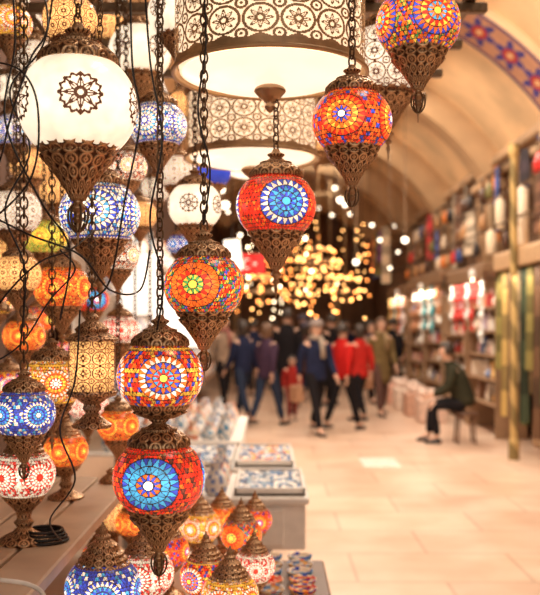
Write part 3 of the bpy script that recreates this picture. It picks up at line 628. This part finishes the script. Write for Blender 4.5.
# ---------------------------------------------------------------- distant chandeliers and lights
BULB=mat('warm_bulb',(1,.6,.25),emit=10.,ecol=(1.,.46,.13)); BULBW=mat('white_bulb',(1,.85,.6),emit=11.,ecol=(1.,.76,.46)); BULBR=mat('amber_bulb',(1,.4,.15),emit=9.,ecol=(1.,.30,.06))
def chand(px,py,d,R,m,lab):
    loc=P(px,py,d); o=top('chandelier',lab,'chandelier',loc); b=MB(); fr_=MB()
    fr_.tube([(0,0,-.3*R),(0,0,ceilz(loc.x)-.02-loc.z)],.012,6)
    for ring,(rr,zz,n) in enumerate([(R,0,8),(R*.55,.6*R,5),(R*.3,-.5*R,3)]):
        fr_.tube([(rr*math.cos(t),rr*math.sin(t),zz) for t in np.linspace(0,2*math.pi,17)],.01,5,side=(0,0,1),cap=False)
        for k in range(n):
            a=2*math.pi*k/n+ring; b.ball((rr*math.cos(a),rr*math.sin(a),zz+.03),.026,6,4)
        for k in range(3): a=2*math.pi*k/3; fr_.tube([(0,0,zz+.2*R),(rr*math.cos(a),rr*math.sin(a),zz)],.008,5)
    part('chandelier_frame',fr_.mesh('frame'),o,GOLD2); q=part('bulbs',b.mesh('bulbs'),o,m); q['kind']='stuff'
CH_=[(262,292,17),(318,262,18.2),(345,292,19.4),(285,262,20.6),(300,296,21.8),(330,278,24),(268,276,26)]
for i,(px,py,d) in enumerate(CH_): chand(px,py,d,.42,(BULBR,BULB,BULB)[i%3],'golden tiered chandelier with warm glowing bulbs')
def bulb_string(x,y,z0,z1,m):
    b=MB();z=z0
    while z<z1: b.ball((random.uniform(-.08,.08),random.uniform(-.03,.03),z),random.uniform(.016,.034),6,4); z+=random.uniform(.18,.42)
    zc=ceilz(x)-.01; b2=MB(); b2.tube([(0,0,z0),(0,0,zc)],.005,5); o=top('string_of_lights','hanging string of small warm light bulbs','string lights',(x,y,0)); q=part('bulbs',b.mesh('bulbs'),o,m); q['kind']='stuff'; part('cord',b2.mesh('cord'),o,CABLE)
cpos=[(P(*c).x,c[2]) for c in CH_]; n_=0
while n_<40:
    y=random.uniform(15.,31); px=random.choice([random.uniform(228,400),random.uniform(275,360),random.uniform(232,385)]); x=(px-270)/F*y
    if x>2.5 or any(math.hypot(x-a,y-b_)<.55 for a,b_ in cpos): continue
    cpos.append((x,y)); n_+=1
    zlo=CH+(325-random.uniform(270,320))/F*y; zhi=CH+(325-random.uniform(215,275))/F*y
    bulb_string(x,y,min(zlo,zhi-.4),zhi,(BULB,BULBR,BULB,BULBW,BULBR)[n_%5])
BULBW2=mat('white_ball_light',(1,.9,.75),emit=4.5,ecol=(1.,.84,.62))
def pend(px,py,d,r=.05):
    loc=P(px,py,d); o=top('pendant_lamp','small round white pendant lamp, lit','lamp',loc); b=MB(); b.ball((0,0,0),r,14,9); part('glass_ball',b.mesh('ball'),o,BULBW2)
    b=MB(); b.lathe([(r*.7,r*.7),(r*.5,r*1.1),(r*.15,r*1.3),(.006,ceilz(loc.x)-.02-loc.z)],10); part('cap_and_cord',b.mesh('cap'),o,DARKMETAL)
for a in [(225,205,12),(345,205,16),(335,188,20),(398,252,20),(300,225,22),(372,225,24),(240,235,18),(228,212,17),(380,240,19),(332,215,23),(312,196,21),(222,190,14),(390,268,17),(250,222,25),(356,262,15),(410,262,22),
          (340,200,14),(350,214,17.5),(318,208,26),(232,246,14.5),(405,240,15),(395,225,25),(247,200,19),(290,190,17)]: pend(*a,r=random.uniform(.03,.055))
for y in (12.9,17.3,20.5):
    b=MB(); b.lathe([(.03,0),(.05,.02),(.05,.1),(.02,.14)],10); o=top('spotlight','small white shop spotlight under the beam','spotlight',(2.9,y,2.26)); part('housing',b.mesh('h'),o,WHITEM)
    b=MB(); b.ball((0,0,-.01),.022,8,5); part('bulb',b.mesh('bulb'),o,BULBW)
# flag
o=top('flag','red flag with white crescent and star hanging across the street','flag',P(251,264,9.5)); w,h=.30,.22
X,Z=np.meshgrid(np.linspace(-w/2,w/2,25),np.linspace(-h/2,h/2,13)); part('flag_cloth',grid_mesh('f',np.stack([X,.012*np.sin(X*30),Z],-1),False),o,mat('flag_red',(.75,.02,.02),rough=.7))
def flat(pts): me=bpy.data.meshes.new('mark'); me.from_pydata([(a,-.02,b) for a,b in pts],[],[tuple(range(len(pts)))]); return me
outer=[(-.04+.055*math.cos(t),.055*math.sin(t)) for t in np.linspace(.6,2*math.pi-.6,24)]; inner=[(-.026+.044*math.cos(t),.044*math.sin(t)) for t in np.linspace(2*math.pi-.75,.75,24)]
mw=mat('flag_white',(.9,.88,.85))
V=np.array([[(a[0],-.02,a[1]) for a in outer],[(a[0],-.02,a[1]) for a in inner[::-1]]]); part('crescent',grid_mesh('cres',V,False),o,mw)
part('star',flat([(.04+(.028 if k%2==0 else .011)*math.cos(math.pi+k*math.pi/5),(.028 if k%2==0 else .011)*math.sin(math.pi+k*math.pi/5)) for k in range(10)]),o,mw)
b=MB(); b.tube([(-.17,0,.115),(.17,0,.115)],.006,6); b.tube([(0,0,.115),(0,0,ceilz(o.location.x)-.005-o.location.z)],.003,5); part('flag_rod',b.mesh('rod'),o,DARKMETAL)
# ---------------------------------------------------------------- people
SKIN=mat('skin',(.62,.36,.25),rough=.55,var=.05)
def person(x,y,rz,h,coat,cn,pants,hair='short',hc=(.03,.018,.012),clen=.78,stride=.18,seated=False,hat=None,desc=None,bag_=False,scarf_=None):
    k=h/1.74; V3=lambda a,b,c:Vector((a,b,c))*k
    o=top('person',desc,'person',(x,y,0),rz=rz)
    if seated:
        pel=V3(0,0,.53);chest=V3(0,-.12,.90);neck=V3(0,-.20,1.07);hd=V3(0,-.26,1.22)
        sh=[V3(s*.19,-.16,1.0) for s in(-1,1)];el=[V3(s*.24,-.22,.74) for s in(-1,1)];wr=[V3(s*.10,-.42,.64) for s in(-1,1)]
        hip=[V3(s*.10,-.02,.52) for s in(-1,1)];kn=[V3(s*.14,-.44,.52) for s in(-1,1)];an=[V3(s*.13,-.42+(.05*s),.09) for s in(-1,1)]
    else:
        pel=V3(0,0,.94);chest=V3(0,0,1.28);neck=V3(0,0,1.47);hd=V3(0,-.02,1.62)
        sh=[V3(s*.18,0,1.41) for s in(-1,1)];el=[V3(s*.23,.03-s*stride*.25,1.13) for s in(-1,1)];wr=[V3(s*.22,-.05-s*stride*.6,.90) for s in(-1,1)]
        hip=[V3(s*.09,0,.92) for s in(-1,1)];kn=[V3(s*.10,-.03+s*stride*.45,.50) for s in(-1,1)];an=[V3(s*.10,s*stride,.09+(.05 if s>0 else 0)*min(1,stride*5)) for s in(-1,1)]
    vs=[];es=[];rs=[]
    def av(p,r,par=None):
        vs.append(tuple(p));rs.append(r*k)
        if par is not None: es.append((par,len(vs)-1))
        return len(vs)-1
    ip=av(pel,.11); ic=av(chest,.115,ip); inn=av(neck,.055,ic); up=(hd-neck).normalized()
    ij=av(hd-up*.055*k+Vector((0,-.015,0)),.07,inn); ih=av(hd+up*.02*k,.093,ij); it=av(hd+up*.09*k+Vector((0,.01,0)),.07,ih)
    fing=[]
    for s in (0,1):
        a=av(sh[s],.05,ic);a=av(el[s],.04,a);a=av(wr[s],.027,a); dr=(wr[s]-el[s]).normalized(); pm=wr[s]+dr*.07*k; a=av(pm,.032,a)
        a=av(hip[s],.08,ip);a=av(kn[s],.055,a);a=av(an[s],.037,a);a=av(an[s]+V3(0,-.13,-.05),.03,a)
        fing.append((pm,dr,s))
    roots=[0]
    for pm,dr,s in fing:
        sd=Vector((0,1,0)) if abs(dr.y)<.8 else Vector((1,0,0)); 
        for f in range(5):
            if f<4:
                L_=[.038,.045,.042,.033][f]; off=sd*(f-1.5)*.018*k; p0=pm+off+dr*.015*k; a=av(p0,.009); roots.append(a); a=av(p0+dr*L_*k,.0085,a); av(p0+dr*L_*1.7*k+Vector(((.5-s)*.02,-.008,0))*k,.007,a)
            else:
                p0=pm-sd*.025*k-dr*.03*k; a=av(p0,.010); roots.append(a); a=av(p0-sd*.022*k+dr*.025*k,.009,a); av(p0-sd*.028*k+dr*.05*k,.008,a)
    me=bpy.data.meshes.new('body'); me.from_pydata(vs,es,[]); ob=part('body',me,o,SKIN)
    md=ob.modifiers.new('Skin','SKIN'); 
    if me.skin_vertices:
        for i,r in enumerate(rs): me.skin_vertices[0].data[i].radius=(r,r)
        for i in roots: me.skin_vertices[0].data[i].use_root=True
    md.use_smooth_shade=True; sb=ob.modifiers.new('Sub','SUBSURF'); sb.levels=1; sb.render_levels=1
    b=MB(); b.tube([hd+Vector((0,-.085,.01))*k,hd+Vector((0,-.112,-.022))*k,hd+Vector((0,-.09,-.03))*k],[.008,.016,.008],6); part('nose',b.mesh('nose'),o,SKIN)
    for s in(-1,1):
        b=MB(); b.ball(hd+Vector((s*.034,-.088,.014))*k,.011,8,5); part('eye',b.mesh('eye'),o,mat('dark_eye',(.02,.015,.01),rough=.2))
        b=MB(); b.ball(hd+Vector((s*.094,.0,-.005))*k,.026,8,5,(.35,.7,1)); part('ear',b.mesh('ear'),o,SKIN)
    b=MB(); b.tube([hd+Vector((s*.011,-.088+abs(s)*.003,-.062))*k for s in(-2,-1,0,1,2)],.006,6,side=(0,0,1)); part('mouth',b.mesh('mouth'),o,mat('lips',(.45,.13,.1)))
    lat=np.linspace(-1.45,1.5,23);lon=np.arange(32)/32*2*np.pi;LA,LO_=np.meshgrid(lat,lon,indexing='ij')
    drop=1.+(0.9 if hair=='long' else 0.)*np.clip(-np.sin(LA),0,1)
    Vh=np.stack([.108*np.cos(LA)*np.cos(LO_),.118*np.cos(LA)*np.sin(LO_)+.012,.122*np.sin(LA)*drop+.02],-1)*k+np.array(hd)
    la=(lat[1:]+lat[:-1])/2;A_,O_=np.meshgrid(la,lon+.1,indexing='ij'); fx=np.sin(O_)
    keep=(A_>.55)|((fx>-.25)&(A_>(-.35 if hair=='short' else -1.4)))
    ho=part('hair',grid_mesh('hair',Vh,True,keep),o,mat(f'hair_{hc}',hc,rough=.5)); sm=ho.modifiers.new('s','SOLIDIFY'); sm.thickness=.012
    if hat:
        b=MB(); zt=hd+Vector((0,.01,.03))*k; b.lathe([(.116*k,0),(.122*k,.02*k),(.115*k,.06*k),(.08*k,.11*k),(.02*k,.125*k)],16,zt); part('knit_hat',b.mesh('hat'),o,mat(f'hat_{hat}',hat))
    if scarf_:
        b=MB(); b.tube([neck+V3(.09*math.cos(t),.085*math.sin(t),.01+.01*math.sin(2*t)) for t in np.linspace(0,2*math.pi,17)],.034*k,8,side=(0,0,1),cap=False); b.tube([neck+V3(.03,-.10,0),neck+V3(.04,-.135,-.12),neck+V3(.05,-.145,-.3)],[(.04*k,.02*k)]*3,8); part('neck_scarf',b.mesh('scarf'),o,mat(f'scarf_{scarf_}',scarf_))
    cm=mat(f'cloth_{tuple(round(c,2) for c in coat)}',coat,rough=.85,scale=14,bump=.2,spec=.2); pm_=mat(f'cloth_{tuple(round(c,2) for c in pants)}',pants,rough=.85,scale=14,spec=.2)
    b=MB()
    if seated: tp=[pel+V3(0,0,-.06),pel+V3(0,-.01,.06),(pel+chest)/2,chest,chest*.35+neck*.65,neck+V3(0,0,.0)]; tr=[(.19,.15),(.20,.16),(.185,.15),(.20,.155),(.15,.11),(.07,.065)]
    else: tp=[V3(0,0,clen),V3(0,0,(clen+1.)/2),V3(0,0,1.05),V3(0,0,1.27),V3(0,0,1.41),V3(0,0,1.49)]; fl=.19 if clen<.8 else .175; tr=[(fl+.01,.14),(fl,.13),(.165,.12),(.195,.13),(.17,.10),(.07,.065)]
    b.tube(tp,[(a*k,c*k) for a,c in tr],16)
    for s in(0,1): b.tube([sh[s]*.8+chest*.2+V3(0,0,.02),sh[s],(sh[s]+el[s])/2,el[s],(el[s]+wr[s])/2,wr[s]],[.07*k,.072*k,.066*k,.058*k,.052*k,.044*k],12)
    b.tube([neck+V3(0,0,-.04),neck+V3(0,-.005,.03)],[(.085*k,.085*k),(.075*k,.075*k)],12,cap=False)
    c=part('coat',b.mesh('coat'),o,cm); c.modifiers.new('s','SUBSURF').levels=1
    b=MB()
    for s in(0,1): b.tube([pel*.5+hip[s]*.5+V3(0,0,.03),hip[s],(hip[s]+kn[s])/2,kn[s],(kn[s]+an[s])/2,an[s]+V3(0,0,.0)],[.10*k,.105*k,.085*k,.068*k,.06*k,.055*k],12)
    c=part('trousers',b.mesh('trousers'),o,pm_); c.modifiers.new('s','SUBSURF').levels=1
    for s in(0,1):
        a=an[s]; z=-a.z if a.z<.1*k else -.09*k
        b=MB(); b.tube([a+Vector((0,.05*k,z+.03*k)),a+Vector((0,.0,z+.045*k)),a+Vector((0,-.09*k,z+.035*k)),a+Vector((0,-.17*k,z+.022*k))],[(.036*k,.028*k),(.045*k,.042*k),(.045*k,.032*k),(.03*k,.018*k)],10,side=(1,0,0)); part('shoe',b.mesh('shoe'),o,mat('black_shoe',(.02,.015,.015),rough=.4))
    if bag_:
        b=MB(); b.box(wr[0]+V3(-.05,0,-.28),(.12*k,.28*k,.26*k),.02); part('carried_bag',b.mesh('bag',False),o,mat('leather_tan2',(.35,.18,.1)))
    return o
NAVY=(.012,.016,.045);BLK=(.009,.007,.009);RED=(.48,.012,.01);OLV=(.15,.10,.04);JEAN=(.02,.03,.06);GRY=(.28,.19,.13)
X=lambda px,d:(px-270)/F*d
pe=[(224,17.0,.6,1.76,(.30,.21,.15),'beige',BLK,'short',.75,.2),(243,14.9,3.9,1.66,NAVY,'navy',JEAN,'long',.82,.26),(267,14.2,2.4,1.62,(.05,.025,.05),'dark purple',JEAN,'long',.8,.28),
 (287,16.2,3.1,1.88,BLK,'black',BLK,'short',.62,.15),(316,13.2,.45,1.66,(.014,.02,.04),'dark blue',BLK,'short',.8,.30),(342,13.6,2.3,1.62,RED,'red',BLK,'short',.84,.28),
 (360,14.8,3.9,1.60,(.45,.02,.015),'bright red',BLK,'long',.78,.2),(381,15.8,.4,1.72,OLV,'olive brown',(.1,.05,.04),'long',.55,.15),
 (393,19.5,2.5,1.75,BLK,'black',BLK,'short',.7,.15),(303,19.,.5,1.80,(.03,.02,.02),'dark grey',JEAN,'short',.75,.15),(254,20.,3.4,1.7,NAVY,'navy',BLK,'short',.75,.15),(331,21.,.1,1.7,(.15,.08,.05),'brown',BLK,'long',.75,.15),
 (240,22.,.1,1.75,(.2,.14,.1),'tan',BLK,'short',.75,.15),(366,22.,3.,1.72,(.06,.02,.02),'maroon',BLK,'long',.75,.1),(290,24.,.1,1.75,(.08,.08,.10),'slate',BLK,'short',.75,.1),
 (275,22.5,3.1,1.72,(.10,.05,.035),'dark brown',BLK,'short',.7,.1),(318,24.5,3.1,1.74,BLK,'black',BLK,'short',.7,.1),(347,25,.1,1.72,NAVY,'navy',BLK,'long',.7,.1),
 (305,17.2,2.2,1.64,(.07,.03,.025),'dark maroon',BLK,'long',.7,.2),(332,17.6,3.9,1.80,BLK,'black',BLK,'short',.7,.2),(371,18.4,.5,1.66,(.03,.03,.05),'navy',BLK,'short',.7,.2)]
for i,(px,d,rz,h,coat,cn,pn,hr,cl,st) in enumerate(pe):
    act='walking away' if rz>1.5 else 'walking closer'
    person(X(px,d),d,rz,h,coat,cn,pn,hr,clen=cl,stride=st,desc=f'person in a {cn} coat and dark trousers, {act}',bag_=(i in(4,7)),hat=(.22,.17,.15) if i==4 else ((.04,.03,.05) if i in(9,18) else None),hc=(.12,.06,.03) if i in(2,7,11) else (.03,.018,.012),scarf_={0:(.3,.1,.08),4:(.35,.28,.22),7:(.3,.2,.1)}.get(i))
person(X(292,14.9),14.9,.2,1.08,(.30,.02,.015),'red',(.18,.03,.03),'long',clen=.75,stride=.1,desc='child in a red coat standing among the walkers')
SD=12.2; SX=X(465,SD)
person(SX,SD,-math.pi/2-.15,1.76,(.03,.027,.014),'dark olive',(.014,.013,.01),seated=True,desc='man in dark olive jacket sitting on a low stool, leaning forward')
o=top('stool','low dark wooden stool under the seated man','stool',(SX,SD,0)); b=MB(); b.lathe([(.17,.38),(.18,.39),(.18,.41),(.17,.42)],20); part('seat',b.mesh('seat'),o,WOODD)
for a in range(4): t=a*math.pi/2+.78; b=MB(); b.tube([(.17*math.cos(t),.17*math.sin(t),0),(.13*math.cos(t),.13*math.sin(t),.39)],.016,8); part('leg',b.mesh('leg'),o,WOODD)
# ---------------------------------------------------------------- light, world, camera
def area(loc,rot,size,sy,e,c): 
    l=bpy.data.lights.new('ceiling_fill','AREA'); l.shape='RECTANGLE'; l.size=size;l.size_y=sy;l.energy=e;l.color=c  # fill panel added high under the vault to light the closed arcade
    o=bpy.data.objects.new('ceiling_fill',l); COL.objects.link(o); o.location=loc;o.rotation_euler=rot
for y,e in ((2,80),(6,215),(10,265),(14,180),(18,110),(23,70),(28,50)): area((1.4,y,5.6),(0,0,0),1.2,2.,e,(1,.87,.70))
w=bpy.data.worlds.new('w'); S.world=w; w.use_nodes=True; bg=w.node_tree.nodes['Background']; bg.inputs['Color'].default_value=(1,.90,.77,1); bg.inputs['Strength'].default_value=1.0
cd=bpy.data.cameras.new('camera'); cam=bpy.data.objects.new('camera',cd); COL.objects.link(cam); S.camera=cam
cam.location=(0,0,CH); cam.rotation_euler=(math.pi/2,0,0); cd.sensor_fit='HORIZONTAL'; cd.sensor_width=36; cd.lens=60; cd.shift_y=27.5/540; cd.clip_start=.05
cd.dof.use_dof=True; cd.dof.focus_distance=1.62; cd.dof.aperture_fstop=5.2; cd.dof.aperture_blades=0
S.view_settings.view_transform='Standard'; S.view_settings.look='None'
